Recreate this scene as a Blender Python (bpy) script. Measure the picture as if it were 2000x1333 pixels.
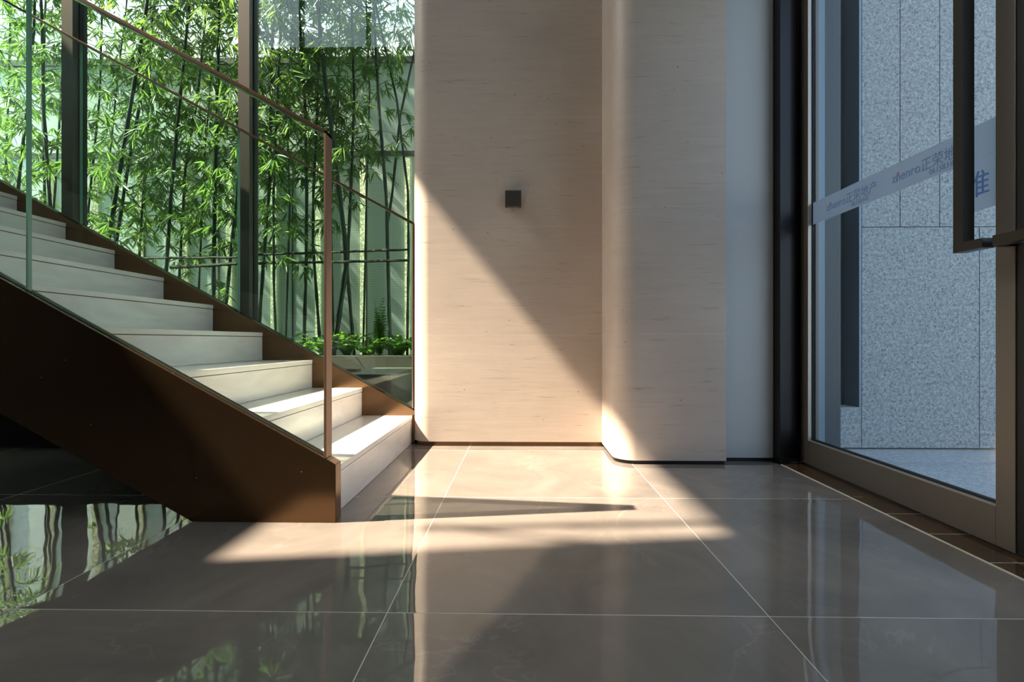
import bpy, math, random
from mathutils import Vector, Matrix

R = random.Random(7)
for o in list(bpy.data.objects):
    bpy.data.objects.remove(o)
scene = bpy.context.scene
COL = scene.collection

# ------------------------------------------------------------------ camera
CAM_H, F, YAW = 0.58, 1000.0, 0.019
cam_d = bpy.data.cameras.new('camera')
cam_d.sensor_width = 36.0
cam_d.lens = 36.0 * F / 2000.0
cam_d.clip_start = 0.02
cam = bpy.data.objects.new('camera', cam_d)
cam.location = (0, 0, CAM_H)
cam.rotation_euler = (math.pi / 2, 0, YAW)
COL.objects.link(cam)
scene.camera = cam

# ------------------------------------------------------------------ light
SUN_DIR = Vector((1.0, 0.1426, -1.229)).normalized()      # travel direction
world = bpy.data.worlds.new('World')
scene.world = world
world.use_nodes = True
wn = world.node_tree
wn.nodes.clear()
wo = wn.nodes.new('ShaderNodeOutputWorld')
bg = wn.nodes.new('ShaderNodeBackground')
sky = wn.nodes.new('ShaderNodeTexSky')
sky.sky_type = 'NISHITA'
sky.sun_disc = False
sky.sun_elevation = math.asin(-SUN_DIR.z)
sky.sun_rotation = math.atan2(-SUN_DIR.x, -SUN_DIR.y)
sky.air_density = 1.3
sky.dust_density = 4.0
sky.ozone_density = 1.0
bg.inputs['Strength'].default_value = 0.70
hs = wn.nodes.new('ShaderNodeHueSaturation')              # hazy, pale sky
hs.inputs['Saturation'].default_value = 0.5
wn.links.new(sky.outputs[0], hs.inputs['Color'])
wn.links.new(hs.outputs[0], bg.inputs[0])
wn.links.new(bg.outputs[0], wo.inputs[0])

sun_d = bpy.data.lights.new('sun', 'SUN')
sun_d.energy = 28.0
sun_d.angle = 0.0093
sun_d.color = (1.0, 0.82, 0.60)
sun = bpy.data.objects.new('sun', sun_d)
sun.location = (-9, -1, 12)
sun.rotation_euler = SUN_DIR.to_track_quat('-Z', 'Y').to_euler()
COL.objects.link(sun)

scene.view_settings.view_transform = 'Standard'
scene.view_settings.look = 'None'
scene.view_settings.gamma = 1
scene.view_settings.use_curve_mapping = False
scene.view_settings.exposure = 0.0
cy = scene.cycles
cy.max_bounces = 10
cy.diffuse_bounces = 5
cy.glossy_bounces = 5
cy.transmission_bounces = 8
cy.transparent_max_bounces = 24
cy.caustics_reflective = False
cy.caustics_refractive = False
cy.sample_clamp_indirect = 6.0
cy.use_denoising = True


# ------------------------------------------------------------------ helpers
def srgb(r, g, b):
    f = lambda c: (c / 255 / 12.92) if c / 255 <= 0.04045 else ((c / 255 + 0.055) / 1.055) ** 2.4
    return (f(r), f(g), f(b), 1)


def at(px, py, Y):
    """the point of the vertical plane at distance Y seen at pixel (px, py)"""
    c, s = math.cos(YAW), math.sin(YAW)
    u = (px - 1000) / F
    X = Y * (u * c - s) / (c + u * s)
    d = Y * c - X * s
    return Vector((X, Y, CAM_H - (py - 666.5) / F * d))


class MB:
    def __init__(self):
        self.v, self.f, self.m = [], [], []

    def quad(self, pts, mi=0):
        n = len(self.v)
        self.v += [tuple(p) for p in pts]
        self.f.append(tuple(range(n, n + len(pts))))
        self.m.append(mi)

    def box(self, x0, x1, y0, y1, z0, z1, mi=0):
        n = len(self.v)
        self.v += [(x0, y0, z0), (x1, y0, z0), (x1, y1, z0), (x0, y1, z0),
                   (x0, y0, z1), (x1, y0, z1), (x1, y1, z1), (x0, y1, z1)]
        for q in ((0, 3, 2, 1), (4, 5, 6, 7), (0, 1, 5, 4), (1, 2, 6, 5), (2, 3, 7, 6), (3, 0, 4, 7)):
            self.f.append(tuple(n + i for i in q)); self.m.append(mi)
        return self

    def prism(self, poly, a0, a1, axis='z', mi=0, mi_side=None):
        """poly extruded along an axis; polygon lies in the other two"""
        ms = mi if mi_side is None else mi_side
        n, k = len(self.v), len(poly)
        for a in (a0, a1):
            for p, q in poly:
                self.v.append({'z': (p, q, a), 'y': (p, a, q), 'x': (a, p, q)}[axis])
        self.f.append(tuple(n + i for i in range(k))[::-1]); self.m.append(mi)
        self.f.append(tuple(n + k + i for i in range(k))); self.m.append(mi)
        for i in range(k):
            j = (i + 1) % k
            self.f.append((n + i, n + j, n + k + j, n + k + i)); self.m.append(ms)
        return self

    def tube(self, pts, rad, seg=8, cap=True, mi=0):
        pts = [Vector(p) for p in pts]
        rad = rad if isinstance(rad, (list, tuple)) else [rad] * len(pts)
        n = len(self.v)
        for i, p in enumerate(pts):
            t = (pts[min(i + 1, len(pts) - 1)] - pts[max(i - 1, 0)])
            t = t.normalized() if t.length > 1e-9 else Vector((0, 0, 1))
            ref = Vector((1, 0, 0)) if abs(t.x) < 0.8 else Vector((0, 1, 0))
            a = t.cross(ref).normalized(); b = t.cross(a)
            for k in range(seg):
                w = 2 * math.pi * k / seg
                self.v.append(tuple(p + (a * math.cos(w) + b * math.sin(w)) * rad[i]))
        for i in range(len(pts) - 1):
            for k in range(seg):
                k2 = (k + 1) % seg
                self.f.append((n + i * seg + k, n + i * seg + k2, n + (i + 1) * seg + k2, n + (i + 1) * seg + k))
                self.m.append(mi)
        if cap:
            self.f.append(tuple(n + k for k in range(seg))[::-1]); self.m.append(mi)
            e = n + (len(pts) - 1) * seg
            self.f.append(tuple(e + k for k in range(seg))); self.m.append(mi)
        return self

    def build(self, name, mats, parent=None, smooth=False, bevel=0.0, angle=40):
        me = bpy.data.meshes.new(name)
        me.from_pydata(self.v, [], self.f)
        if not isinstance(mats, (list, tuple)):
            mats = [mats]
        for m in mats:
            me.materials.append(m)
        me.polygons.foreach_set('material_index', self.m)
        if smooth:
            me.polygons.foreach_set('use_smooth', [True] * len(self.f))
            me.update()
            me.set_sharp_from_angle(angle=math.radians(angle))
        me.update()
        o = bpy.data.objects.new(name, me)
        COL.objects.link(o)
        if parent is not None:
            o.parent = parent
            o.location = -parent_origin(parent)
        if bevel:
            md = o.modifiers.new('bevel', 'BEVEL')
            md.width = bevel; md.segments = 2; md.limit_method = 'ANGLE'
        return o


def parent_origin(p):
    """world position of a parent (empties sit at their thing's base)"""
    v = Vector(p.location)
    while p.parent is not None:
        p = p.parent
        v = v + Vector(p.location)
    return v


def thing(name, label, cat, loc, group=None):
    o = bpy.data.objects.new(name, None)
    o.empty_display_size = 0.1
    o.location = loc
    COL.objects.link(o)
    return tag(o, label, cat, group)


def tag(o, label, cat, group=None):
    o['label'] = label; o['category'] = cat
    if group:
        o['group'] = group
    return o


def struct(o, label=None):
    o['kind'] = 'structure'
    if label:
        o['label'] = label
    return o


def struct_root(name, loc, label=None):
    o = bpy.data.objects.new(name, None)
    o.location = loc
    COL.objects.link(o)
    return struct(o, label)


# ------------------------------------------------------------------ materials
def new_mat(name):
    m = bpy.data.materials.new(name)
    m.use_nodes = True
    nt = m.node_tree
    nt.nodes.clear()
    out = nt.nodes.new('ShaderNodeOutputMaterial')
    return m, nt, out


def N(nt, t, **kw):
    n = nt.nodes.new(t)
    for k, v in kw.items():
        if k.startswith('_'):
            n.inputs[k[1:].replace('_', ' ')].default_value = v
        else:
            setattr(n, k, v)
    return n


def principled(name, col, rough=0.5, metal=0.0, ior=1.5, spec=0.5, bump=0.0, bscale=200.0):
    m, nt, out = new_mat(name)
    b = N(nt, 'ShaderNodeBsdfPrincipled')
    b.inputs['Base Color'].default_value = col
    b.inputs['Roughness'].default_value = rough
    b.inputs['Metallic'].default_value = metal
    b.inputs['IOR'].default_value = ior
    b.inputs['Specular IOR Level'].default_value = spec
    nt.links.new(b.outputs[0], out.inputs[0])
    if bump:
        tc = N(nt, 'ShaderNodeTexCoord'); no = N(nt, 'ShaderNodeTexNoise'); bp = N(nt, 'ShaderNodeBump')
        no.inputs['Scale'].default_value = bscale
        bp.inputs['Strength'].default_value = bump
        bp.inputs['Distance'].default_value = 0.002
        nt.links.new(tc.outputs['Object'], no.inputs['Vector'])
        nt.links.new(no.outputs[0], bp.inputs['Height'])
        nt.links.new(bp.outputs[0], b.inputs['Normal'])
    return m, nt, b


def ramp(nt, stops, interp='LINEAR'):
    r = nt.nodes.new('ShaderNodeValToRGB')
    r.color_ramp.interpolation = interp
    els = r.color_ramp.elements
    els[0].position, els[0].color = stops[0]
    els[1].position, els[1].color = stops[1]
    for p, c in stops[2:]:
        e = els.new(p); e.color = c
    return r


def math_n(nt, op, a, b=None, c=None):
    n = nt.nodes.new('ShaderNodeMath'); n.operation = op
    for i, x in enumerate((a, b, c)):
        if x is None:
            continue
        if isinstance(x, (int, float)):
            n.inputs[i].default_value = x
        else:
            nt.links.new(x, n.inputs[i])
    return n.outputs[0]


def mixc(nt, fac, a, b, mode='MIX'):
    n = nt.nodes.new('ShaderNodeMix'); n.data_type = 'RGBA'; n.blend_type = mode
    for sock, x in ((n.inputs['Factor'], fac), (n.inputs['A'], a), (n.inputs['B'], b)):
        if hasattr(x, 'is_output'):
            nt.links.new(x, sock)
        elif isinstance(x, (int, float)):
            sock.default_value = x
        else:
            sock.default_value = x
    return n.outputs['Result']


def mat_travertine():
    m, nt, b = principled('travertine', srgb(205, 192, 176), 0.42, spec=0.45)
    tc = N(nt, 'ShaderNodeTexCoord')
    mp = N(nt, 'ShaderNodeMapping'); mp.inputs['Scale'].default_value = (1.3, 1.3, 15)
    nt.links.new(tc.outputs['Object'], mp.inputs[0])
    n1 = N(nt, 'ShaderNodeTexNoise', _Scale=2.2, _Detail=7.0, _Roughness=0.62, _Distortion=0.25)
    nt.links.new(mp.outputs[0], n1.inputs['Vector'])
    r1 = ramp(nt, [(0.25, srgb(187, 174, 164)), (0.75, srgb(197, 184, 175))])
    nt.links.new(n1.outputs[0], r1.inputs[0])
    # thin dark horizontal fissures
    mp2 = N(nt, 'ShaderNodeMapping'); mp2.inputs['Scale'].default_value = (5, 5, 90)
    nt.links.new(tc.outputs['Object'], mp2.inputs[0])
    n2 = N(nt, 'ShaderNodeTexNoise', _Scale=1.3, _Detail=5.0, _Roughness=0.55, _Distortion=0.6)
    nt.links.new(mp2.outputs[0], n2.inputs['Vector'])
    r2 = ramp(nt, [(0.62, (0, 0, 0, 1)), (0.73, (1, 1, 1, 1))])
    nt.links.new(n2.outputs[0], r2.inputs[0])
    c = mixc(nt, math_n(nt, 'MULTIPLY', r2.outputs[0], 0.6), r1.outputs[0], srgb(140, 126, 112))
    # pits
    vo = N(nt, 'ShaderNodeTexVoronoi', _Scale=9.0)
    mp3 = N(nt, 'ShaderNodeMapping'); mp3.inputs['Scale'].default_value = (1, 1, 1.6)
    nt.links.new(tc.outputs['Object'], mp3.inputs[0]); nt.links.new(mp3.outputs[0], vo.inputs['Vector'])
    pit = math_n(nt, 'LESS_THAN', vo.outputs['Distance'], 0.045)
    c = mixc(nt, math_n(nt, 'MULTIPLY', pit, 0.6), c, srgb(90, 80, 72))
    # panel joints every 0.6 m, pale hairlines
    sx = N(nt, 'ShaderNodeSeparateXYZ'); nt.links.new(tc.outputs['Object'], sx.inputs[0])
    t = math_n(nt, 'FRACT', math_n(nt, 'DIVIDE', math_n(nt, 'SUBTRACT', sx.outputs['Z'], 0.611 - 0.6), 0.6))
    j = math_n(nt, 'LESS_THAN', t, 0.004)
    c = mixc(nt, math_n(nt, 'MULTIPLY', j, 0.25), c, srgb(232, 222, 206))
    big = N(nt, 'ShaderNodeTexNoise', _Scale=2.3, _Detail=3.0)
    nt.links.new(tc.outputs['Object'], big.inputs['Vector'])
    rb = ramp(nt, [(0.35, (0.93, 0.93, 0.93, 1)), (0.65, (1.04, 1.04, 1.04, 1))])
    nt.links.new(big.outputs[0], rb.inputs[0])
    c = mixc(nt, 1.0, c, rb.outputs[0], 'MULTIPLY')
    nt.links.new(c, b.inputs['Base Color'])
    bp = N(nt, 'ShaderNodeBump', _Strength=0.25, _Distance=0.002)
    nt.links.new(n1.outputs[0], bp.inputs['Height'])
    nt.links.new(bp.outputs[0], b.inputs['Normal'])
    return m


def mat_floor():
    m, nt, b = principled('polished_tile', srgb(120, 110, 102), 0.05, ior=1.75)
    tc = N(nt, 'ShaderNodeTexCoord')
    sx = N(nt, 'ShaderNodeSeparateXYZ'); nt.links.new(tc.outputs['Object'], sx.inputs[0])
    W, D = 0.807, 0.81
    qx = math_n(nt, 'DIVIDE', math_n(nt, 'ADD', sx.outputs['X'], 0.287 + 8 * W), W)
    qy = math_n(nt, 'DIVIDE', math_n(nt, 'ADD', sx.outputs['Y'], 8 * D - 1.087), D)
    fx, fy = math_n(nt, 'FRACT', qx), math_n(nt, 'FRACT', qy)
    ix, iy = math_n(nt, 'FLOOR', qx), math_n(nt, 'FLOOR', qy)
    ex = math_n(nt, 'ABSOLUTE', math_n(nt, 'SUBTRACT', fx, 0.5))
    ey = math_n(nt, 'ABSOLUTE', math_n(nt, 'SUBTRACT', fy, 0.5))
    edge = math_n(nt, 'MAXIMUM', ex, ey)
    grout = math_n(nt, 'GREATER_THAN', edge, 0.5 - 0.0013)
    # per-tile random offset
    cmb = N(nt, 'ShaderNodeCombineXYZ')
    nt.links.new(ix, cmb.inputs[0]); nt.links.new(iy, cmb.inputs[1])
    wn_ = N(nt, 'ShaderNodeTexWhiteNoise'); wn_.noise_dimensions = '2D'
    nt.links.new(cmb.outputs[0], wn_.inputs['Vector'])
    off = N(nt, 'ShaderNodeVectorMath', operation='MULTIPLY_ADD')
    nt.links.new(wn_.outputs['Color'], off.inputs[0])
    off.inputs[1].default_value = (9, 9, 9)
    nt.links.new(tc.outputs['Object'], off.inputs[2])
    n1 = N(nt, 'ShaderNodeTexNoise', _Scale=2.4, _Detail=8.0, _Roughness=0.6, _Distortion=0.9)
    nt.links.new(off.outputs[0], n1.inputs['Vector'])
    r1 = ramp(nt, [(0.25, srgb(96, 92, 89)), (0.75, srgb(130, 122, 117))])
    nt.links.new(n1.outputs[0], r1.inputs[0])
    # veins
    n2 = N(nt, 'ShaderNodeTexNoise', _Scale=1.7, _Detail=6.0, _Roughness=0.55, _Distortion=1.6)
    nt.links.new(off.outputs[0], n2.inputs['Vector'])
    v = math_n(nt, 'ABSOLUTE', math_n(nt, 'SUBTRACT', n2.outputs[0], 0.5))
    rv = ramp(nt, [(0.0, (1, 1, 1, 1)), (0.012, (0, 0, 0, 1))])
    nt.links.new(v, rv.inputs[0])
    n3 = N(nt, 'ShaderNodeTexNoise', _Scale=3.0, _Detail=2.0)
    nt.links.new(off.outputs[0], n3.inputs['Vector'])
    r3 = ramp(nt, [(0.52, (0, 0, 0, 1)), (0.66, (1, 1, 1, 1))])
    nt.links.new(n3.outputs[0], r3.inputs[0])
    vein = math_n(nt, 'MULTIPLY', math_n(nt, 'MULTIPLY', rv.outputs[0], r3.outputs[0]), 0.13)
    c = mixc(nt, vein, r1.outputs[0], srgb(185, 176, 168))
    c = mixc(nt, grout, c, srgb(192, 187, 181))
    nt.links.new(c, b.inputs['Base Color'])
    rr = math_n(nt, 'MULTIPLY_ADD', grout, 0.5, 0.014)
    nt.links.new(rr, b.inputs['Roughness'])
    # every tile is very slightly warped
    nw = N(nt, 'ShaderNodeTexNoise', _Scale=5.0, _Detail=1.0)
    nt.links.new(off.outputs[0], nw.inputs['Vector'])
    pillow = math_n(nt, 'POWER', math_n(nt, 'MULTIPLY', edge, 2.0), 14.0)
    h = math_n(nt, 'SUBTRACT', nw.outputs[0], math_n(nt, 'MULTIPLY', pillow, 0.35))
    bp = N(nt, 'ShaderNodeBump', _Strength=1.0, _Distance=0.0011)
    nt.links.new(h, bp.inputs['Height'])
    nt.links.new(bp.outputs[0], b.inputs['Normal'])
    return m


def mat_marble(name, c0, c1, rough=0.22):
    m, nt, b = principled(name, c0, rough)
    tc = N(nt, 'ShaderNodeTexCoord')
    mp = N(nt, 'ShaderNodeMapping'); mp.inputs['Scale'].default_value = (1.2, 0.7, 3.0)
    nt.links.new(tc.outputs['Object'], mp.inputs[0])
    n1 = N(nt, 'ShaderNodeTexNoise', _Scale=4.0, _Detail=8.0, _Roughness=0.6, _Distortion=0.8)
    nt.links.new(mp.outputs[0], n1.inputs['Vector'])
    r1 = ramp(nt, [(0.32, c0), (0.66, c1)])
    nt.links.new(n1.outputs[0], r1.inputs[0])
    nt.links.new(r1.outputs[0], b.inputs['Base Color'])
    return m


def mat_dark_marble():
    m, nt, b = principled('dark_marble', srgb(62, 48, 38), 0.12)
    tc = N(nt, 'ShaderNodeTexCoord')
    n1 = N(nt, 'ShaderNodeTexNoise', _Scale=5.0, _Detail=8.0, _Roughness=0.65, _Distortion=1.5)
    nt.links.new(tc.outputs['Object'], n1.inputs['Vector'])
    r1 = ramp(nt, [(0.3, srgb(44, 34, 28)), (0.62, srgb(84, 66, 50)), (0.68, srgb(150, 120, 86)), (0.72, srgb(70, 56, 44))])
    nt.links.new(n1.outputs[0], r1.inputs[0])
    nt.links.new(r1.outputs[0], b.inputs['Base Color'])
    return m


def mat_terrazzo(name='terrazzo', base=(146, 153, 156), rough=0.6):
    m, nt, b = principled(name, srgb(*base), rough)
    tc = N(nt, 'ShaderNodeTexCoord')
    c = srgb(*base)
    v1 = N(nt, 'ShaderNodeTexVoronoi', _Scale=75.0)
    v2 = N(nt, 'ShaderNodeTexVoronoi', _Scale=120.0)
    no = N(nt, 'ShaderNodeTexNoise', _Scale=60.0, _Detail=4.0)
    for v in (v1, v2, no):
        nt.links.new(tc.outputs['Object'], v.inputs['Vector'])
    lum = srgb(*[min(255, k + 18) for k in base])
    drk = srgb(*[k - 20 for k in base])
    rr = ramp(nt, [(0.35, drk), (0.65, lum)])
    nt.links.new(no.outputs[0], rr.inputs[0])
    sep = N(nt, 'ShaderNodeSeparateColor'); nt.links.new(v1.outputs['Color'], sep.inputs[0])
    m1 = math_n(nt, 'MULTIPLY', math_n(nt, 'GREATER_THAN', sep.outputs[0], 0.82), math_n(nt, 'LESS_THAN', v1.outputs['Distance'], 0.42))
    c = mixc(nt, math_n(nt, 'MULTIPLY', m1, 0.6), rr.outputs[0], srgb(*[max(0, k - 75) for k in base]))
    sep2 = N(nt, 'ShaderNodeSeparateColor'); nt.links.new(v2.outputs['Color'], sep2.inputs[0])
    m2 = math_n(nt, 'MULTIPLY', math_n(nt, 'GREATER_THAN', sep2.outputs[1], 0.72), math_n(nt, 'LESS_THAN', v2.outputs['Distance'], 0.45))
    c = mixc(nt, math_n(nt, 'MULTIPLY', m2, 0.45), c, srgb(*[min(255, k + 62) for k in base]))
    nt.links.new(c, b.inputs['Base Color'])
    return m


def mat_thin_glass(name, tint, rough=0.0, ior=1.45):
    m, nt, out = new_mat(name)
    tr = N(nt, 'ShaderNodeBsdfTransparent'); tr.inputs[0].default_value = tint
    gl = N(nt, 'ShaderNodeBsdfGlossy'); gl.inputs['Roughness'].default_value = rough
    fr = N(nt, 'ShaderNodeFresnel')
    ge = N(nt, 'ShaderNodeNewGeometry')      # a thin pane reflects the same from both of its faces
    k = math_n(nt, 'MULTIPLY_ADD', ge.outputs['Backfacing'], 1.0 / ior - ior, ior)
    nt.links.new(k, fr.inputs[0])
    mx = N(nt, 'ShaderNodeMixShader')
    nt.links.new(fr.outputs[0], mx.inputs[0]); nt.links.new(tr.outputs[0], mx.inputs[1])
    nt.links.new(gl.outputs[0], mx.inputs[2]); nt.links.new(mx.outputs[0], out.inputs[0])
    return m


def mat_leaf(name, c0, c1, trans):
    m, nt, out = new_mat(name)
    tc = N(nt, 'ShaderNodeTexCoord')
    no = N(nt, 'ShaderNodeTexNoise', _Scale=4.0, _Detail=2.0)
    nt.links.new(tc.outputs['Object'], no.inputs['Vector'])
    r = ramp(nt, [(0.35, c0), (0.65, c1)])
    nt.links.new(no.outputs[0], r.inputs[0])
    b = N(nt, 'ShaderNodeBsdfPrincipled'); b.inputs['Roughness'].default_value = 0.38
    nt.links.new(r.outputs[0], b.inputs['Base Color'])
    t = N(nt, 'ShaderNodeBsdfTranslucent'); t.inputs[0].default_value = trans
    mx = N(nt, 'ShaderNodeMixShader'); mx.inputs[0].default_value = 0.42
    nt.links.new(b.outputs[0], mx.inputs[1]); nt.links.new(t.outputs[0], mx.inputs[2])
    nt.links.new(mx.outputs[0], out.inputs[0])
    return m


def mat_frosted():
    m, nt, out = new_mat('frosted_film')
    tr = N(nt, 'ShaderNodeBsdfTransparent'); tr.inputs[0].default_value = (0.8, 0.85, 0.9, 1)
    d = N(nt, 'ShaderNodeBsdfDiffuse'); d.inputs[0].default_value = srgb(165, 176, 184)
    t = N(nt, 'ShaderNodeBsdfTranslucent'); t.inputs[0].default_value = srgb(190, 202, 214)
    a = N(nt, 'ShaderNodeMixShader'); a.inputs[0].default_value = 0.6
    mx = N(nt, 'ShaderNodeMixShader'); mx.inputs[0].default_value = 0.86
    nt.links.new(d.outputs[0], a.inputs[1]); nt.links.new(t.outputs[0], a.inputs[2])
    nt.links.new(tr.outputs[0], mx.inputs[1]); nt.links.new(a.outputs[0], mx.inputs[2])
    nt.links.new(mx.outputs[0], out.inputs[0])
    return m


def mat_bamboo():
    m, nt, b = principled('bamboo_culm', srgb(70, 92, 66), 0.4)
    tc = N(nt, 'ShaderNodeTexCoord')
    mp = N(nt, 'ShaderNodeMapping'); mp.inputs['Scale'].default_value = (1, 1, 0.6)
    nt.links.new(tc.outputs['Object'], mp.inputs[0])
    no = N(nt, 'ShaderNodeTexNoise', _Scale=7.0, _Detail=3.0)
    nt.links.new(mp.outputs[0], no.inputs['Vector'])
    r = ramp(nt, [(0.35, srgb(34, 52, 42)), (0.6, srgb(56, 72, 54)), (0.75, srgb(74, 70, 56))])
    nt.links.new(no.outputs[0], r.inputs[0]); nt.links.new(r.outputs[0], b.inputs['Base Color'])
    return m


def mat_screen():
    """garden wall cladding: fine perforation pattern"""
    m, nt, b = principled('perforated_panel', srgb(176, 186, 178), 0.55)
    tc = N(nt, 'ShaderNodeTexCoord')
    sx = N(nt, 'ShaderNodeSeparateXYZ'); nt.links.new(tc.outputs['Object'], sx.inputs[0])
    fx = math_n(nt, 'ABSOLUTE', math_n(nt, 'SUBTRACT', math_n(nt, 'FRACT', math_n(nt, 'MULTIPLY', sx.outputs['X'], 40.0)), 0.5))
    fz = math_n(nt, 'ABSOLUTE', math_n(nt, 'SUBTRACT', math_n(nt, 'FRACT', math_n(nt, 'MULTIPLY', sx.outputs['Z'], 40.0)), 0.5))
    h = math_n(nt, 'LESS_THAN', math_n(nt, 'ADD', math_n(nt, 'MULTIPLY', fx, fx), math_n(nt, 'MULTIPLY', fz, fz)), 0.05)
    c = mixc(nt, math_n(nt, 'MULTIPLY', h, 0.55), srgb(222, 236, 234), srgb(160, 174, 172))
    nt.links.new(c, b.inputs['Base Color'])
    return m


def mat_strip():
    m, nt, out = new_mat('light_strip')
    tc = N(nt, 'ShaderNodeTexCoord')
    vo = N(nt, 'ShaderNodeTexVoronoi', _Scale=38.0)
    nt.links.new(tc.outputs['Object'], vo.inputs['Vector'])
    r = ramp(nt, [(0.1, (1.0, 0.88, 0.50, 1)), (0.6, (0.42, 0.40, 0.22, 1))])
    nt.links.new(vo.outputs['Distance'], r.inputs[0])
    e = N(nt, 'ShaderNodeEmission'); e.inputs['Strength'].default_value = 1.9
    nt.links.new(r.outputs[0], e.inputs[0])
    nt.links.new(e.outputs[0], out.inputs[0])
    return m


M = {}
M['stone'] = mat_travertine()
M['floor'] = mat_floor()
M['marble'] = mat_marble('white_marble', srgb(222, 220, 215), srgb(240, 238, 234))
M['dark_marble'] = mat_dark_marble()
M['terrazzo'] = mat_terrazzo()
M['paving'] = mat_terrazzo('pale_paving', (170, 176, 182), 0.3)
M['bronze'] = principled('bronze_metal', srgb(108, 84, 62), 0.17, 0.9, bump=0.05, bscale=900)[0]
_m = M['bronze']; _nt = _m.node_tree; _b = [n for n in _nt.nodes if n.type == 'BSDF_PRINCIPLED'][0]
_tc = N(_nt, 'ShaderNodeTexCoord'); _v = N(_nt, 'ShaderNodeTexVoronoi', _Scale=26.0)
_nt.links.new(_tc.outputs['Object'], _v.inputs['Vector'])
_sp = N(_nt, 'ShaderNodeSeparateColor'); _nt.links.new(_v.outputs['Color'], _sp.inputs[0])
_dust = math_n(_nt, 'MULTIPLY', math_n(_nt, 'LESS_THAN', _v.outputs['Distance'], 0.045), math_n(_nt, 'GREATER_THAN', _sp.outputs[0], 0.7))
_nt.links.new(mixc(_nt, math_n(_nt, 'MULTIPLY', _dust, 0.6), srgb(108, 84, 62), srgb(215, 205, 190)), _b.inputs['Base Color'])
_nt.links.new(math_n(_nt, 'MULTIPLY_ADD', _dust, -0.7, 0.88), _b.inputs['Metallic'])
M['copper'] = principled('copper_metal', srgb(140, 116, 98), 0.3, 0.7)[0]
M['mullion'] = principled('mullion_metal', srgb(80, 76, 72), 0.4, 0.5)[0]
M['doormetal'] = principled('door_bronze', srgb(112, 106, 99), 0.36, 0.45)[0]
M['darkmetal'] = principled('dark_metal', srgb(48, 46, 48), 0.3, 0.8)[0]
M['handle'] = principled('handle_metal', srgb(54, 50, 47), 0.32, 0.4)[0]
M['black'] = principled('black_rubber', srgb(18, 18, 20), 0.6)[0]
M['blackpanel'] = principled('black_panel', srgb(20, 20, 22), 0.5)[0]
M['plaster'] = principled('white_plaster', srgb(222, 219, 214), 0.8)[0]
M['interior'] = principled('interior_wall_paint', srgb(170, 165, 160), 0.8)[0]
M['darkstone'] = principled('dark_stone', srgb(74, 68, 62), 0.6)[0]
M['shaded_rail'] = principled('shaded_rail_metal', srgb(74, 54, 42), 0.3, 0.8)[0]  # copper of the posts darkened: shade of the rail underside in the colour
M['panelwall'] = principled('grey_painted_panel', srgb(190, 192, 194), 0.5)[0]
M['grout'] = principled('pale_grout', srgb(200, 192, 178), 0.8)[0]
M['box'] = principled('lamp_body', srgb(58, 56, 52), 0.5)[0]
M['railglass'] = mat_thin_glass('rail_glass', (0.93, 0.975, 0.955, 1))
M['windowglass'] = mat_thin_glass('window_glass', (0.85, 0.95, 0.925, 1))
M['doorglass'] = mat_thin_glass('door_glass', (0.80, 0.88, 0.93, 1))
M['glassedge'] = principled('glass_edge', srgb(120, 175, 160), 0.1)[0]
M['leaf'] = mat_leaf('bamboo_leaf', srgb(22, 58, 42), srgb(40, 84, 48), (0.32, 0.52, 0.11, 1))
M['fern'] = mat_leaf('fern_leaf', srgb(26, 66, 28), srgb(52, 100, 34), (0.28, 0.56, 0.05, 1))
M['culm'] = mat_bamboo()
M['pole'] = principled('tie_pole', srgb(44, 42, 38), 0.7)[0]
M['gardenwall'] = principled('garden_render', srgb(228, 238, 238), 0.7)[0]
M['farwall'] = principled('far_wall_render', srgb(214, 214, 220), 0.8)[0]
M['screen'] = mat_screen()
M['strip'] = mat_strip()
M['band'] = principled('grey_band', srgb(86, 92, 90), 0.6)[0]
M['soil'] = principled('soil', srgb(58, 48, 38), 0.95, bump=1.0, bscale=40)[0]
M['concrete'] = principled('concrete', srgb(92, 90, 82), 0.8)[0]
M['gravel'] = mat_terrazzo('garden_gravel', (104, 106, 100), 0.9)
M['film'] = mat_frosted()
M['blueink'] = principled('blue_ink', srgb(106, 134, 178), 0.6)[0]
M['signink'] = principled('sign_ink', srgb(70, 108, 170), 0.6)[0]
M['lit_reveal'] = principled('lit_reveal_strip', srgb(176, 170, 162), 0.3, 0.5)[0]  # paler door metal: the light on the frame reveal put into the colour
M['redink'] = principled('red_ink', srgb(196, 60, 60), 0.6)[0]
M['whitemetal'] = principled('white_metal', srgb(236, 240, 244), 0.35)[0]
M['bluegrey'] = principled('blue_grey_metal', srgb(120, 136, 150), 0.35, 0.3)[0]
M['darkpanel'] = principled('dark_grey_panel', srgb(76, 82, 86), 0.3)[0]

# ------------------------------------------------------------------ setting
TOP = 8.6
XD = 1.325            # door plane
XT = 1.212            # floor / threshold line
WY = 3.0              # front of the garden window mullions

mb = MB(); mb.box(-6.0, XT, -3.6, 3.1, -0.15, 0.0)
struct(mb.build('floor', M['floor']))
mb = MB(); mb.box(-6.3, 1.62, -3.9, 3.2, TOP, TOP + 0.3)
struct(mb.build('ceiling', M['plaster']))


def arc(cx, cy, r, a0, a1, n=20):
    return [(cx + r * math.cos(math.radians(a0 + (a1 - a0) * i / n)),
             cy + r * math.sin(math.radians(a0 + (a1 - a0) * i / n))) for i in range(n + 1)]


def prof_back(e=0.0):
    return [(-0.612 + e, 3.2)] + arc(-0.512, 2.92, 0.1 - e, 180, 270) + [(0.441, 2.82 + e), (0.441, 3.2)]


def prof_pil(e=0.0):
    return [(0.441 + e, 3.2)] + arc(0.541, 2.515, 0.1 - e, 180, 270) + [(0.957 - e, 2.415 + e), (0.957 - e, 3.2)]


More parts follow.
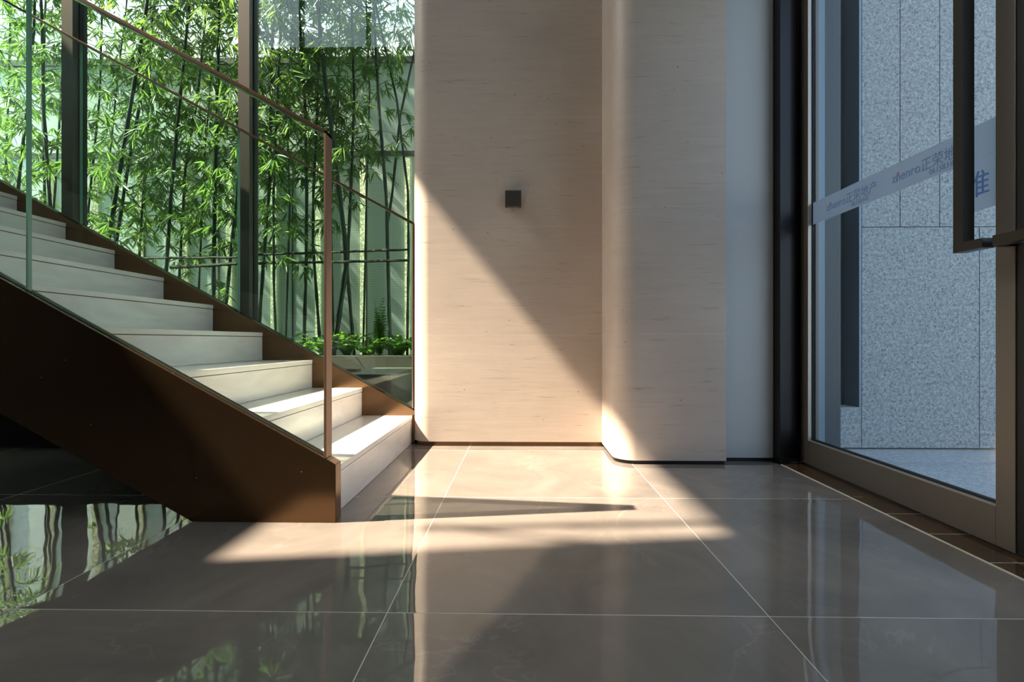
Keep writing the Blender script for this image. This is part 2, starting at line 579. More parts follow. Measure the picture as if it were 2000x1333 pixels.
BZ = 0.024
mb = MB(); mb.prism(prof_back(), BZ, TOP); struct(mb.build('wall_back', M['stone'], smooth=True, angle=30))
mb = MB(); mb.prism(prof_back(0.006), 0.0, BZ); struct(mb.build('baseboard_back', M['bronze'], smooth=True, angle=30))
mb = MB(); mb.prism(prof_pil(), BZ - 0.006, TOP); struct(mb.build('wall_pilaster', M['stone'], smooth=True, angle=30))
mb = MB(); mb.prism(prof_pil(0.006), 0.0, BZ - 0.006); struct(mb.build('baseboard_pilaster', M['darkmetal'], smooth=True, angle=30))
mb = MB(); mb.box(0.957, 1.208, 2.485, 3.2, 0.018, TOP); struct(mb.build('wall_panel', M['panelwall']))
mb = MB(); mb.box(0.957, 1.208, 2.491, 2.53, 0.0, 0.018); struct(mb.build('baseboard_panel', M['darkmetal']))

# right wall: above the doors and behind the camera
mb = MB()
mb.box(XD, 1.62, 0.30, 2.46, 2.72, TOP)
mb.box(XD, 1.62, -3.6, 0.26, 0.0, TOP)
struct(mb.build('wall_right', M['interior']))
# left wall with the high window that lets the sun in
ZL, ZH, YN = 6.38, 8.16, 0.60
mb = MB()
mb.box(-6.04, -6.0, -3.6, 3.1, -0.15, ZL)
mb.box(-6.04, -6.0, -3.6, 3.1, ZH, TOP)
mb.box(-6.04, -6.0, -3.6, YN, ZL, ZH)
struct(mb.build('wall_left', M['interior']))
w3 = struct_root('window_2', (-6.0, YN, ZL), 'high clerestory window in the left wall that lets the sun in')
mb = MB()
mb.tube([(-6.02, 0.700, ZH), (-6.02, 0.765, 7.00)], 0.022, 6)
mb.build('mullion', M['darkmetal'], w3)
mb = MB(); mb.tube([(-6.02, 0.79, 7.00), (-6.02, 0.585, 7.68)], 0.012, 6)
mb.build('stay_bar', M['darkmetal'], w3)
# rear wall behind the camera, with an unseen high opening added for fill light
mb = MB()
mb.box(-6.3, 1.62, -3.9, -3.6, 8.2, TOP)
mb.box(-6.3, 1.62, -3.9, -3.6, -0.15, 6.2)
mb.box(-6.3, -5.6, -3.9, -3.6, 6.2, 8.2)
mb.box(-1.8, 1.62, -3.9, -3.6, 6.2, 8.2)
struct(mb.build('wall_rear', M['darkstone']))
w3 = struct_root('fill_window', (-3.7, -3.75, 6.2), 'added high glazing behind the camera, sized for fill light and reflections')
mb = MB(); mb.box(-5.6, -1.8, -3.76, -3.75, 6.2, 8.2); mb.build('pane', M['railglass'], w3)
for x in (-5.6, -4.3, -3.0, -1.86):
    mb = MB(); mb.box(x, x + 0.06, -3.82, -3.69, 6.2, 8.2); mb.build('mullion', M['mullion'], w3)

# garden window (curtain wall) behind the stairs
w1 = struct_root('window_1', (-3.3, WY, 0), 'tall glazed wall onto the bamboo garden')
ms = []
x = -0.615
xs = [-1.679 - 1.064 * k for k in range(0, 5)]
for x in xs:
    mb = MB(); mb.box(x, x + 0.067, WY, WY + 0.105, 0.0, TOP); mb.build('mullion', M['mullion'], w1)
    mb = MB(); mb.box(x + 0.067, x + 0.073, WY + 0.045, WY + 0.075, 0.0, TOP); mb.build('gasket', M['black'], w1)
mb = MB(); mb.box(-0.628, -0.612, WY, WY + 0.1, 0.0, TOP); mb.build('side_frame', M['darkmetal'], w1)
edges = [-6.0] + [v for v in reversed(xs)] + [-0.628]
for i in range(len(edges) - 1):
    a = edges[i] + (0.067 if i else 0.0)
    mb = MB(); mb.box(a, edges[i + 1], WY + 0.055, WY + 0.065, 0.0, TOP)
    mb.build('pane', M['windowglass'], w1)
mb = MB(); mb.box(-6.0, -0.628, WY + 0.01, WY + 0.1, 0.0, 0.03); mb.build('sill', M['mullion'], w1)
mb = MB(); mb.box(-6.0, -0.628, WY, WY + 0.105, 4.2, 4.3); mb.build('transom', M['mullion'], w1)

# low black plinth under the stairs
mb = MB(); mb.box(-6.0, -1.84, 2.80, 2.86, 0.0, 0.33)
struct(mb.build('trim_1', M['blackpanel']), 'low black plinth under the stairs')

# threshold
mb = MB()
ys = [2.46, 1.74, 1.56, 1.36, 0.9, 0.3]
for a, b_ in zip(ys[1:], ys[:-1]):
    mb.box(XT + 0.007, 1.42, a + 0.002, b_ - 0.002, -0.05, 0.001, 0)
    mb.box(XT + 0.007, 1.42, a - 0.002, a + 0.002, -0.05, 0.0005, 1)
mb.box(XT, XT + 0.007, -3.6, 2.50, -0.05, 0.002, 1)
mb.box(XT + 0.007, 1.42, -3.6, 0.298, -0.05, 0.001, 0)
struct(mb.build('trim_2', [M['dark_marble'], M['grout']]), 'dark marble threshold with pale grout line')

# door jamb (stepped dark metal post)
mb = MB()
mb.box(1.210, 1.238, 2.42, 2.60, 0.0, 2.72)
mb.box(1.238, 1.275, 2.455, 2.60, 0.0, 2.72)
mb.box(1.275, 1.318, 2.470, 2.60, 0.0, 2.72)
mb.box(1.318, 1.40, 2.462, 2.60, 0.0, 2.72)
mb.box(1.210, 1.40, 2.42, 2.60, 2.72, TOP)
struct(mb.build('trim_3', M['darkmetal']), 'dark metal door jamb')
mb = MB(); mb.box(1.30, 1.40, 0.26, 2.462, 2.62, 2.72)
struct(mb.build('trim_4', M['darkmetal']), 'door head frame')


# ------------------------------------------------------------------ doors
def text_mesh(body, size, name, mat, parent, origin, bold=0.0):
    """text standing on the plane of the door glass, read from inside the room"""
    cu = bpy.data.curves.new(name + '_curve', 'FONT')
    cu.body = body; cu.size = size; cu.offset = bold; cu.extrude = 0.0003
    tmp = bpy.data.objects.new(name + '_tmp', cu)
    COL.objects.link(tmp)
    bpy.context.view_layer.update()
    dg = bpy.context.evaluated_depsgraph_get()
    me = bpy.data.meshes.new_from_object(tmp.evaluated_get(dg))
    bpy.data.objects.remove(tmp)
    me.materials.clear(); me.materials.append(mat)
    o = bpy.data.objects.new(name, me)
    COL.objects.link(o)
    o.parent = parent
    o.location = Vector(origin) - parent_origin(parent)
    # local x -> -Y, local y -> +Z, local z -> -X
    o.rotation_euler = Matrix(((0, 0, -1), (-1, 0, 0), (0, 1, 0))).to_euler()
    return o


def door_leaf(name, y0, y1, label, decal, handle_side):
    d = struct_root(name, (XD, (y0 + y1) / 2, 0), label)
    st, br = 0.058, 0.118
    zt = 2.61
    mb = MB()
    mb.box(XD, XD + 0.052, y1 - st, y1, 0.008, zt); mb.build('hinge_stile' if handle_side < 0 else 'lock_stile', M['doormetal'], d, bevel=0.0015)
    mb = MB()
    mb.box(XD, XD + 0.052, y0, y0 + st, 0.008, zt); mb.build('lock_stile' if handle_side < 0 else 'hinge_stile', M['doormetal'], d, bevel=0.0015)
    mb = MB(); mb.box(XD, XD + 0.052, y0 + st, y1 - st, 0.008, br); mb.build('bottom_rail', M['doormetal'], d, bevel=0.0015)
    mb = MB(); mb.box(XD, XD + 0.052, y0 + st, y1 - st, zt - 0.12, zt); mb.build('top_rail', M['doormetal'], d, bevel=0.0015)
    g = 0.008
    mb = MB()
    mb.box(XD + 0.019, XD + 0.034, y1 - st - g, y1 - st, br, zt - 0.12)
    mb.box(XD + 0.019, XD + 0.034, y0 + st, y0 + st + g, br, zt - 0.12)
    mb.box(XD + 0.019, XD + 0.034, y0 + st, y1 - st, br, br + g)
    mb.build('gasket', M['black'], d)
    mb = MB(); mb.box(XD + 0.001, XD + 0.018, y1 - st - 0.002, y1 - st + 0.0005, br, zt - 0.12)
    mb.box(XD + 0.001, XD + 0.018, y0 + st, y1 - st, br - 0.0005, br + 0.002)
    mb.build('lit_reveal_strip', M['lit_reveal'], d)  # added pale strips that paint the lit reveals beside and below the glass
    mb = MB(); mb.box(XD + 0.022, XD + 0.030, y0 + st + g, y1 - st - g, br + g, zt - 0.12)
    gl = mb.build('glass_pane', M['doorglass'], d)
    if decal:
        xf = XD + 0.0205
        mb = MB(); mb.box(xf, xf + 0.001, y0 + st + g, y1 - st - g, 1.118, 1.218)
        mb.build('frosted_band', M['film'], gl)
        mb = MB(); mb.box(xf - 0.0006, xf + 0.0002, 1.465, 1.60, 0.965, 1.117)
        mb.build('frosted_sign', M['film'], gl)
        xt = xf - 0.0011
        for yy in (2.285, 1.886):
            text_mesh('zhenro正荣地产', 0.047, 'lettering', M['blueink'], gl, (xt, yy, 1.152))
            text_mesh('06158.HK', 0.026, 'lettering', M['blueink'], gl, (xt, yy - 0.170, 1.128))
            mb = MB(); mb.box(xt - 0.0004, xt, yy - 0.035, yy - 0.031, 1.172, 1.184)
            mb.build('red_mark', M['redink'], gl)
        text_mesh('推', 0.082, 'lettering', M['signink'], gl, (xt - 0.0006, 1.577, 1.012))
    return d


d1 = door_leaf('door_1', 1.400, 2.457, 'bronze framed glass door leaf with frosted band and pull handle', True, -1)
d2 = door_leaf('door_2', 0.315, 1.374, 'second glass door leaf nearer the camera', False, 1)
mb = MB(); mb.box(XD + 0.004, XD + 0.06, 1.3745, 1.3995, 0.008, 2.61)
mb.build('meeting_gasket', M['black'], d1)


def handle(parent, ya, yb, bar_y0, bar_y1):
    """rectangular pull handle: bar plus two returns and stand-offs"""
    x0, x1 = 1.230, 1.262
    zb, zt = 0.830, 2.05
    mb = MB()
    mb.box(x0, x1, bar_y0, bar_y1, zb, zt)
    if bar_y1 > (ya + yb) / 2:
        mb.box(x0, x1, ya, bar_y0, zb, zb + 0.026); mb.box(x0, x1, ya, bar_y0, zt - 0.026, zt)
    else:
        mb.box(x0, x1, bar_y1, yb, zb, zb + 0.026); mb.box(x0, x1, bar_y1, yb, zt - 0.026, zt)
    h = mb.build('pull_handle', M['handle'], parent)
    for z in (zb + 0.004, zt - 0.022):
        y = ya if bar_y1 > (ya + yb) / 2 else yb - 0.02
        mb = MB(); mb.box(x1, XD + 0.001, y + 0.001, y + 0.019, z, z + 0.018)
        mb.build('standoff', M['darkmetal'], h)
    return h


handle(d1, 1.392, 1.484, 1.452, 1.484)
handle(d2, 1.20, 1.362, 1.20, 1.232)

# ------------------------------------------------------------------ outside the door
mb = MB(); mb.box(1.42, 9.0, -8.0, 2.80, -0.15, -0.004)
struct(mb.build('paving', M['paving']), 'pale paving outside the door')
ew = struct_root('wall_exterior', (4.5, 2.9, 0), 'grey terrazzo outside wall seen through the door')
g = 0.004
mb = MB()
zj = 1.195
cols = [1.835, 2.46, 3.9, 5.4, 7.0, 9.0]
for a, b_ in zip(cols[:-1], cols[1:]):
    mb.box(a + g / 2, b_ - g / 2, 2.80, 2.82, 0.004, zj - g / 2)
cols = [1.835, 2.04, 2.25, 3.1, 3.9, 5.4, 7.0, 9.0]
for r_, (za, zb) in enumerate(((zj, 2.9), (2.9, 4.6), (4.6, 6.3), (6.3, TOP))):
    for a, b_ in zip(cols[:-1], cols[1:]):
        mb.box(a + g / 2, b_ - g / 2, 2.80, 2.82, za + g / 2, zb - g / 2)
mb.box(1.60, 1.835 - g / 2, 2.80, 3.0, 0.004, 0.222)
mb.build('cladding', M['terrazzo'], ew)
mb = MB(); mb.box(1.835, 9.0, 2.821, 3.1, 0.0, TOP); mb.build('backing', M['blackpanel'], ew)
mb = MB(); mb.box(1.60, 1.84, 2.93, 3.0, 0.222, TOP); mb.build('dark_panel', M['darkpanel'], ew)
mb = MB(); mb.box(1.822, 1.834, 2.80, 2.93, 0.222, TOP); mb.build('edge_trim', M['bluegrey'], ew)
mb = MB(); mb.box(1.40, 1.60, 2.60, 3.1, 0.0, TOP); mb.build('reveal', M['darkpanel'], ew)
op = struct_root('trim_5', (1.5, 2.58, 0), 'slim metal posts outside the door')
mb = MB(); mb.box(1.455, 1.468, 2.57, 2.598, 0.0, TOP); mb.build('white_post', M['whitemetal'], op)
mb = MB(); mb.box(1.479, 1.510, 2.58, 2.598, 0.0, TOP); mb.build('grey_post', M['bluegrey'], op)

# ------------------------------------------------------------------ staircase
Y0, Y1, YF0, YF1 = 1.62, 1.67, 2.88, 2.93
RUN, RISE, NST = 0.284, 0.1565, 14
XR = -0.618
ztop = lambda X: 0.200 + 0.5475 * (-0.615 - X)
zbot = lambda X: 0.552 * (-1.056 - X)
XE = XR - NST * RUN
st = thing('staircase', 'straight staircase with white marble steps between dark bronze stringers', 'staircase', (-1.0, 2.27, 0))


def stringer(ya, yb, xe, label=None):
    mb = MB()
    xa = XE - 0.1
    mb.prism([(xe, 0.0), (xe, 0.186), (xe - 0.020, ztop(-0.615) - 0.002), (xa, ztop(xa)), (xa, zbot(xa)), (-1.056, 0.0)], ya, yb, 'y')
    o = mb.build('stringer', M['bronze'], st, bevel=0.002)
    # glazing channel along the top
    yc = (ya + yb) / 2
    mb = MB()
    x0 = -0.635
    mb.prism([(x0, ztop(x0) + 0.0002), (x0, ztop(x0) + 0.0016), (xa, ztop(xa) + 0.0016), (xa, ztop(xa) + 0.0002)], yc - 0.009, yc + 0.009, 'y')
    mb.build('glazing_channel', M['black'], o)
    return o


stringer(Y0, Y1, -0.593)
stringer(YF0, YF1, -0.604)
for k in range(NST):
    xf = XR - k * RUN                     # riser face
    z1 = RISE * (k + 1) + 0.002
    mb = MB()
    mb.box(xf - RUN - 0.012, xf, Y1, YF0, z1 - 0.022, z1)
    mb.build('tread', M['marble'], st, bevel=0.002)
    mb = MB()
    mb.box(xf - 0.022, xf - 0.0025, Y1, YF0, (z1 - RISE if k else 0.0) + 0.001, z1 - 0.025)
    mb.build('riser', M['marble'], st, bevel=0.001)
    mb = MB()
    mb.box(xf - 0.020, xf - 0.008, Y1, YF0, z1 - 0.025, z1 - 0.022)
    mb.build('shadow_groove', M['blackpanel'], st)
mb = MB()
xs0 = -1.10
mb.prism([(xs0, zbot(xs0) + 0.045), (XE - 0.1, zbot(XE - 0.1) + 0.045), (XE - 0.1, zbot(XE - 0.1) + 0.02), (xs0, zbot(xs0) + 0.02)], Y1, YF0, 'y')
mb.build('soffit', M['blackpanel'], st)
zl = RISE * NST
mb = MB(); mb.box(-5.98, XE - 0.1, 1.6, 2.95, zl - 0.2, zl); mb.build('landing', M['marble'], st)


def balustrade(ya, yb, label, joints, xpost):
    yc = (ya + yb) / 2
    b = thing('glass_balustrade', label, 'balustrade', (xpost, yc, 0.2))
    mb = MB(); mb.box(xpost - 0.008, xpost, ya, yb, ztop(xpost) + 0.002, 1.252)
    mb.build('post', M['copper'], b, bevel=0.001)
    zr = lambda X: 1.252 + 0.5475 * (xpost - X)
    xa = XE - 0.1
    mb = MB()
    mb.prism([(xpost, zr(xpost) - 0.012), (xpost, zr(xpost)), (xa, zr(xa)), (xa, zr(xa) - 0.012)], ya, yb, 'y')
    mb.build('handrail', M['shaded_rail'], b, bevel=0.001)
    js = [xpost - 0.008] + joints
    for i in range(len(js) - 1):
        a, c = js[i] - (0.004 if i else 0.0), js[i + 1] + 0.004
        mb = MB()
        mb.prism([(a, ztop(a) - 0.01), (a, zr(a) - 0.013), (c, zr(c) - 0.013), (c, ztop(c) - 0.01)],
                 yc - 0.006, yc + 0.006, 'y', 0, 1)
        mb.build('glass_panel', [M['railglass'], M['glassedge']], b)
    return b


balustrade(Y0, Y1, 'clear glass balustrade with copper handrail on the near side of the stairs', [-1.612, -2.54, -3.465, -4.39], -0.623)
balustrade(YF0, YF1, 'clear glass balustrade with thin copper rail on the window side of the stairs', [-1.622, -2.54, -3.465, -4.39], -0.612)

# ------------------------------------------------------------------ wall light
c0, c1 = at(986.5, 372, 2.775), at(1018, 403, 2.775)
wl = thing('wall_light', 'small square dark wall light on the pale stone wall', 'wall light', ((c0.x + c1.x) / 2, 2.82, c1.z))
mb = MB(); mb.box(c0.x, c1.x, 2.775, 2.812, c1.z, c0.z); mb.build('housing', M['box'], wl, bevel=0.002)
mb = MB(); mb.box(c0.x + 0.012, c1.x - 0.012, 2.812, 2.82, c1.z + 0.012, c0.z - 0.012); mb.build('back_plate', M['darkmetal'], wl)
mb = MB(); mb.box(c0.x + 0.015, c1.x - 0.015, 2.785, 2.803, c1.z - 0.0015, c1.z); mb.build('lens', M['copper'], wl)

# ------------------------------------------------------------------ garden
GZ = 0.15
mb = MB(); mb.box(-12.0, -0.45, WY + 0.11, 5.4, -0.15, GZ)
struct(mb.build('ground_garden', M['gravel']), 'grey gravel ground of the bamboo garden')
SZ = 0.44
mb = MB(); mb.box(-12.0, -0.45, 4.02, 5.2, GZ, SZ)
struct(mb.build('planting_bed', M['soil']), 'dark soil of the raised planting bed')
mb = MB(); mb.box(-12.0, -0.45, 3.92, 4.02, GZ, 0.465)
struct(mb.build('planter_wall', M['concrete']), 'concrete edge wall of the planting bed')
mb = MB(); mb.box(-1.12, -0.80, WY + 0.12, 3.92, GZ, 0.375)
struct(mb.build('kerb', M['concrete']), 'low concrete kerb running back from the window')
# garden wall
GY = 5.2
gw = struct_root('wall_garden', (-5.0, GY, 0), 'pale green garden wall with light strips and dark bands')
zA, zB = at(500, 303, GY).z, at(500, 121, GY).z
mb = MB(); mb.box(-12.0, -0.45, GY, GY + 0.2, SZ - 0.3, zA); mb.build('screen_panel', M['screen'], gw)
mb = MB(); mb.box(-12.0, -0.45, GY, GY + 0.2, zA, zB); mb.build('upper_panel', M['gardenwall'], gw)
mb = MB(); mb.box(-12.0, -0.45, GY - 0.012, GY, zA - 0.02, zA + 0.03); mb.build('band', M['band'], gw)
mb = MB(); mb.box(-12.0, -0.45, GY - 0.03, GY + 0.22, zB - 0.03, zB + 0.03); mb.build('coping', M['band'], gw)
for k in range(-6, 12):
    px = 716 - 144.5 * k
    X = at(px, 400, GY).x
    if -12 < X < -0.5:
        mb = MB(); mb.box(X - 0.007, X + 0.007, GY - 0.004, GY, SZ, zA - 0.02); mb.build('panel_joint', M['band'], gw)
for k in range(-1, 18):
    px = 796 - 86.9 * k
    X = at(px, 400, GY).x
    if -12 < X < -0.5:
        mb = MB(); mb.box(X - 0.022, X + 0.022, GY - 0.03, GY - 0.001, SZ, zA - 0.05); mb.build('light_strip', M['strip'], gw)
# garden end wall and the pale building beyond
mb = MB(); mb.box(-0.45, -0.25, WY + 0.11, 5.4, -0.15, zB); struct(mb.build('wall_garden_end', M['gardenwall']), 'end wall of the garden')
mb = MB(); zC = at(300, 62, 7.2).z
mb.box(-14.0, 1.0, 7.2, 7.5, -0.1, zC); struct(mb.build('wall_neighbour', M['farwall']), 'pale wall of the building beyond the garden')
mb = MB(); mb.box(-60, 60, 7.5, 60, -0.2, -0.1); mb.box(-60, 60, -60, -8, -0.2, -0.1); mb.box(-60, -6.3, -8, 3.0, -0.2, -0.1)
struct(mb.build('ground', M['paving']), 'ground around the building')

# small bronze box outside the window
b0, b1 = at(660, 721, 3.32), at(696, 721, 3.32)
fb = thing('garden_spotlight', 'small brown metal box standing outside the window by the foot of the stairs', 'garden light', ((b0.x + b1.x) / 2, 3.36, GZ))
mb = MB(); mb.box(b0.x, b1.x, 3.32, 3.42, GZ, b0.z - 0.006); mb.build('housing', M['bronze'], fb, bevel=0.003)
mb = MB(); mb.box(b0.x - 0.004, b1.x + 0.004, 3.316, 3.424, b0.z - 0.006, b0.z); mb.build('lid', M['copper'], fb)


# ------------------------------------------------------------------ bamboo
def leaf(mb, p, d, L, w, mi=0):
    """one folded lance-shaped leaf from p along d"""
    d = d.normalized()
    side = d.cross(Vector((R.uniform(-1, 1), R.uniform(-1, 1), R.uniform(-.4, .4))))
    if side.length < 1e-3:
        side = Vector((1, 0, 0))
    side.normalize()
    nrm = side.cross(d)
    sag = Vector((0, 0, -0.10 * L))
    m1 = p + d * L * 0.33
    m2 = p + d * L * 0.70 + sag * 0.4
    tip = p + d * L + sag
    n = len(mb.v)
    mb.v += [tuple(p), tuple(m1 + side * w / 2 + nrm * w * .12), tuple(m1 - side * w / 2 + nrm * w * .12),
             tuple(m2 + side * w * .38 + nrm * w * .1), tuple(m2 - side * w * .38 + nrm * w * .1), tuple(tip), tuple(m1), tuple(m2)]
    for f in ((0, 1, 6), (0, 6, 2), (1, 3, 7, 6), (6, 7, 4, 2), (3, 5, 7), (7, 5, 4)):
        mb.f.append(tuple(n + i for i in f)); mb.m.append(mi)


def bamboo(label, path, Y, rad, z_leaf, density, spread=0.42, zmax=6.2):
    pts = [at(px, py, Y) for px, py in path]
    # continue down to the soil and up beyond the frame
    a, b_ = pts[0], pts[1]
    t = (a.z - SZ) / max(0.05, (b_.z - a.z))
    base = a + (a - b_) * t
    base.x = a.x + max(-0.25, min(0.25, base.x - a.x)); base.z = SZ - 0.03
    a, b_ = pts[-2], pts[-1]
    dirn = (b_ - a).normalized()
    ext = []
    q = b_.copy()
    while q.z < zmax:
        dirn = (dirn + Vector((R.uniform(-.05, .05), R.uniform(-.05, .03), 0))).normalized()
        q = q + dirn * 0.4
        ext.append(q.copy())
    P = [base] + pts + ext
    # resample with nodes
    poly = []
    for i in range(len(P) - 1):
        n = max(1, int((P[i + 1] - P[i]).length / 0.1))
        for k in range(n):
            poly.append(P[i].lerp(P[i + 1], k / n))
    poly.append(P[-1])
    root = thing('bamboo', label, 'bamboo plant', (base.x, base.y, SZ), 'bamboo along the garden wall')
    mb = MB()
    n = len(poly)
    rr = []
    pp = []
    for i, p in enumerate(poly):
        s = i / (n - 1)
        r_ = rad * 0.82 * (1 - 0.62 * s)
        pp.append(p)
        rr.append(r_ * (1.22 if i % 3 == 0 and i else 1.0))
    mb.tube(pp, rr, 8)
    mb.build('culm', M['culm'], root, smooth=True, angle=60)
    tw, lf = MB(), MB()
    for i in range(2, n):
        p = poly[i]
        if p.z < z_leaf - 0.5:
            continue
        full = min(1.0, max(0.12, (p.z - z_leaf + 0.3) / 0.7))
        nb = sum(int(R.random() < 0.8 * full * density) for _ in range(3))
        for _ in range(nb):
            az = R.uniform(0, 2 * math.pi)
            L = R.uniform(0.5, 1.0) * spread * (0.6 + 0.4 * full)
            d = Vector((math.cos(az), math.sin(az) * 0.8, R.uniform(0.5, 1.2))).normalized()
            bp_ = [p]
            q = p.copy()
            ns = 5
            for s in range(ns):
                d = (d + Vector((R.uniform(-.12, .12), R.uniform(-.12, .12), -0.17))).normalized()
                q = q + d * L / ns
                q.y = min(q.y, GY - 0.2); q.y = max(q.y, WY + 0.22)
                q.x = min(q.x, -0.66)
                bp_.append(q.copy())
            tw.tube(bp_, [0.0032 - 0.0004 * s for s in range(ns + 1)], 4, cap=False)
            for s in range(2, ns + 1):
                for c in range(2 if s == ns else 1):
                    # twiglet with a fan of leaves
                    tp = bp_[s] + Vector((R.uniform(-.05, .05), R.uniform(-.05, .05), R.uniform(-.03, .03)))
                    fan = R.randint(3, 6)
                    a0 = R.uniform(0, 2 * math.pi)
                    for j in range(fan):
                        aj = a0 + R.uniform(-1.1, 1.1)
                        dd = Vector((math.cos(aj), math.sin(aj), R.uniform(-1.7, -0.1)))
                        leaf(lf, tp, dd, R.uniform(0.075, 0.15), R.uniform(0.010, 0.017))
    n0 = len(lf.v)
    lf.v += tw.v
    lf.f += [tuple(n0 + i for i in f) for f in tw.f]
    lf.m += [1] * len(tw.f)
    lf.build('foliage', [M['leaf'], M['culm']], root)
    return root


B = [
 # label, path (image points, low to high), distance, radius, leaf start, density
 ('tall bamboo at the far left edge, behind the green glass edge', [(36, 360), (50, 235), (66, 60)], 4.3, .017, 1.3, .8),
 ('pair-standing bamboo with a bowed stem, right of the green glass edge', [(97, 390), (85, 215), (82, 45)], 4.2, .020, 1.9, .8),
 ('slim straight bamboo just right of the bowed stem', [(87, 380), (84, 200), (88, 20)], 4.6, .016, 2.3, .7),
 ('thin bamboo close to the left side of the leftmost mullion', [(106, 390), (117, 225), (124, 90)], 4.5, .013, 2.4, .5),
 ('thin bamboo just right of the leftmost mullion', [(176, 375), (195, 186), (199, 30)], 4.7, .014, 2.3, .45),
 ('right-leaning bamboo, left one of the leaning pair in the middle pane', [(212, 465), (231, 350), (262, 165), (285, 20)], 4.1, .021, 1.35, .8),
 ('right-leaning bamboo, right one of the leaning pair in the middle pane', [(227, 475), (246, 350), (281, 160), (300, 20)], 4.3, .018, 1.35, .85),
 ('slender bamboo rising between the leaning pair and the thick dark stem', [(272, 505), (277, 417), (290, 240), (296, 60)], 4.6, .014, 1.5, .9),
 ('thick dark bamboo left of the glass joint in the middle pane', [(325, 525), (334, 380), (356, 146), (370, 10)], 4.3, .019, 1.5, .9),
 ('bamboo close behind the thick dark stem, leaning right', [(350, 546), (362, 330), (386, 190), (402, 30)], 4.6, .016, 1.6, .9),
 ('upright bamboo crossing the twin tie poles in the middle pane', [(417, 580), (419, 404), (424, 200), (428, 40)], 4.2, .020, 1.4, .9),
 ('bamboo leaning right against the middle mullion', [(441, 596), (451, 495), (461, 400), (474, 240), (480, 60)], 4.1, .018, 1.4, 1.0),
 ('bamboo beside the right edge of the middle mullion, leaning right', [(507, 620), (520, 440), (526, 370), (529, 180), (533, 40)], 4.2, .018, 1.5, .95),
 ('thin dark bamboo right of the middle mullion with a snapped side twig', [(538, 649), (535, 560), (534, 380), (541, 200), (548, 40)], 4.0, .013, 1.5, .8),
 ('straight bamboo midway between the middle mullion and the near post', [(594, 663), (598, 500), (599, 380), (596, 210), (588, 80)], 4.2, .018, 1.45, .95),
 ('bowed bamboo just left of the near post', [(627, 700), (611, 476), (612, 380), (620, 200), (624, 60)], 4.4, .017, 1.7, .9),
 ('thick bamboo leaning right beside the near post', [(654, 668), (676, 524), (674, 470), (663, 380), (651, 280), (634, 150), (622, 30)], 4.1, .026, 1.7, .8),
 ('bamboo crossing behind the thick leaning one', [(691, 687), (678, 524), (685, 380), (692, 195), (688, 60)], 4.3, .018, 1.8, .9),
 ('dark bamboo left of the crossing pair near the stone wall', [(761, 668), (757, 476), (754, 380), (739, 195), (730, 10)], 4.1, .018, 2.55, .8),
 ('bamboo leaning right, front stem of the crossing pair near the stone wall', [(762, 644), (755, 452), (766, 380), (782, 225), (802, 135)], 4.4, .015, 2.7, .5),
 ('bamboo bowing left, closest to the stone wall', [(796, 644), (798, 500), (797, 375), (775, 195), (745, 60)], 4.2, .014, 2.65, .8),
 ('short bushy bamboo top showing above the handrail by the middle mullion', [(392, 480), (400, 300), (410, 180), (420, 40)], 4.8, .012, 1.7, 1.1),
 ('leafy thin bamboo against the garden wall between the left mullion and the leaning pair', [(222, 430), (215, 300), (230, 150), (246, 20)], 4.72, .011, 1.5, .9),
 ('leafy thin bamboo against the garden wall behind the near post', [(650, 600), (646, 400), (660, 200), (664, 40)], 4.72, .012, 2.0, 1.0),
 ('leafy thin bamboo against the garden wall right of the middle mullion', [(560, 600), (566, 400), (560, 200), (572, 30)], 4.72, .012, 1.8, 1.1),
 ('bright topped bamboo high behind the crossing pair', [(712, 560), (716, 380), (722, 180), (716, 20)], 4.72, .012, 2.9, 1.1),
 ('leafy bamboo at the left edge against the garden wall', [(12, 300), (16, 200), (20, 40)], 4.8, .014, 1.9, 1.1),
]
for (lb, path, Y, r_, zf, dn) in B:
    bamboo(lb, path, Y, r_, zf, dn)

# horizontal tie poles
ties = [
 ('upper tie pole across the bamboo in the right-hand pane', (505, 498), (800, 488), 4.04, .0085),
 ('lower tie pole across the bamboo in the right-hand pane', (505, 515), (800, 509), 4.04, .010),
 ('upper tie pole across the bamboo in the middle pane', (281, 505), (463, 503), 4.02, .0085),
 ('lower thicker tie pole across the bamboo in the middle pane', (333, 523), (463, 515), 4.02, .013),
]
for lb, a, b_, Y, r_ in ties:
    p0, p1 = at(a[0], a[1], Y), at(b_[0], b_[1], Y)
    mb = MB()
    pp = [p0.lerp(p1, i / 14) + Vector((0, 0, R.uniform(-.003, .003))) for i in range(15)]
    mb.tube(pp, [r_ * (1.2 if i % 4 == 0 else 1.0) for i in range(15)], 7)
    tag(mb.build('tie_pole', M['pole'], smooth=True), lb, 'pole', 'tie poles across the bamboo')


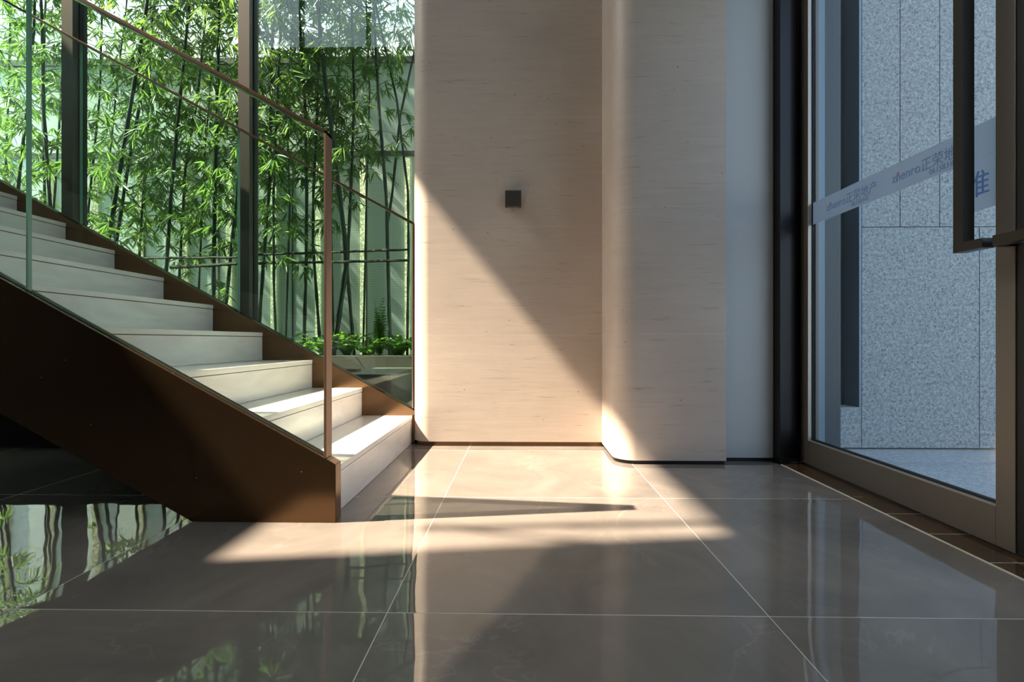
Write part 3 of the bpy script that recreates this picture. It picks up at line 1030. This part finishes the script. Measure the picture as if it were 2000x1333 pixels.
# ------------------------------------------------------------------ ferns
def fern(label, X, Y, size, upright=0.5, n=13):
    root = thing('fern', label, 'fern', (X, Y, SZ), 'ferns in the planting bed')
    for k in range(n):
        mb = MB()
        az = 2 * math.pi * k / n + R.uniform(-.3, .3)
        L = size * R.uniform(0.6, 1.25)
        d = Vector((math.cos(az) * (1 - upright), math.sin(az) * (1 - upright), upright + R.uniform(0.3, 1.0))).normalized()
        p = Vector((X, Y, SZ - 0.01))
        pts = [p.copy()]
        ns = 20
        for s in range(ns):
            d = (d + Vector((0, 0, -0.085))).normalized()
            p = p + d * L / ns
            pts.append(p.copy())
        mb.tube(pts, [0.003 * (1 - s / (ns + 4)) for s in range(ns + 1)], 4, cap=False)
        for s in range(2, ns + 1):
            t = (pts[s] - pts[s - 1]).normalized()
            sd = t.cross(Vector((0, 0, 1))).normalized()
            w = L * 0.15 * math.sin(math.pi * min(1, (s / ns) * 0.9 + 0.08))
            for sg in (-1, 1):
                dd = sd * sg + t * 0.45 + Vector((0, 0, -0.15))
                leaf(mb, pts[s], dd, max(0.016, w), 0.013)
        mb.build('frond', M['fern'], root)
    return root


FE = [
 ('bright fern at the right end of the bed beside the stone wall', -.83, 4.12, .26, .6),
 ('bushy fern between the crossing bamboo and the end of the bed', -1.02, 4.16, .27, .55),
 ('tall narrow fern with one upright pale frond', -1.20, 4.30, .42, .95),
 ('bright low fern in front of the tall narrow one', -1.24, 4.10, .24, .5),
 ('dark fern just right of the thick leaning bamboo', -1.42, 4.14, .28, .6),
 ('fern just right of the near post, at the foot of the thick bamboo', -1.60, 4.12, .27, .55),
 ('fern seen just left of the near post', -1.80, 4.14, .30, .5),
 ('arching fern left of the near post above the stair stringer', -2.02, 4.16, .34, .45),
 ('arching fern at the foot of the straight bamboo', -2.26, 4.12, .32, .5),
 ('spreading fern at the foot of the thin dark bamboo', -2.52, 4.16, .32, .5),
 ('fern half hidden by the stringer below the middle mullion', -2.80, 4.14, .30, .5),
 ('low fern at the back of the bed behind the crossing pair', -1.10, 4.62, .24, .6),
 ('low fern at the back of the bed behind the near post', -1.72, 4.60, .26, .6),
 ('low fern at the back of the bed near the thick dark bamboo', -2.4, 4.6, .26, .6),
]
for lb, X, Y, s_, up in FE:
    fern(lb, X, Y, s_, up)
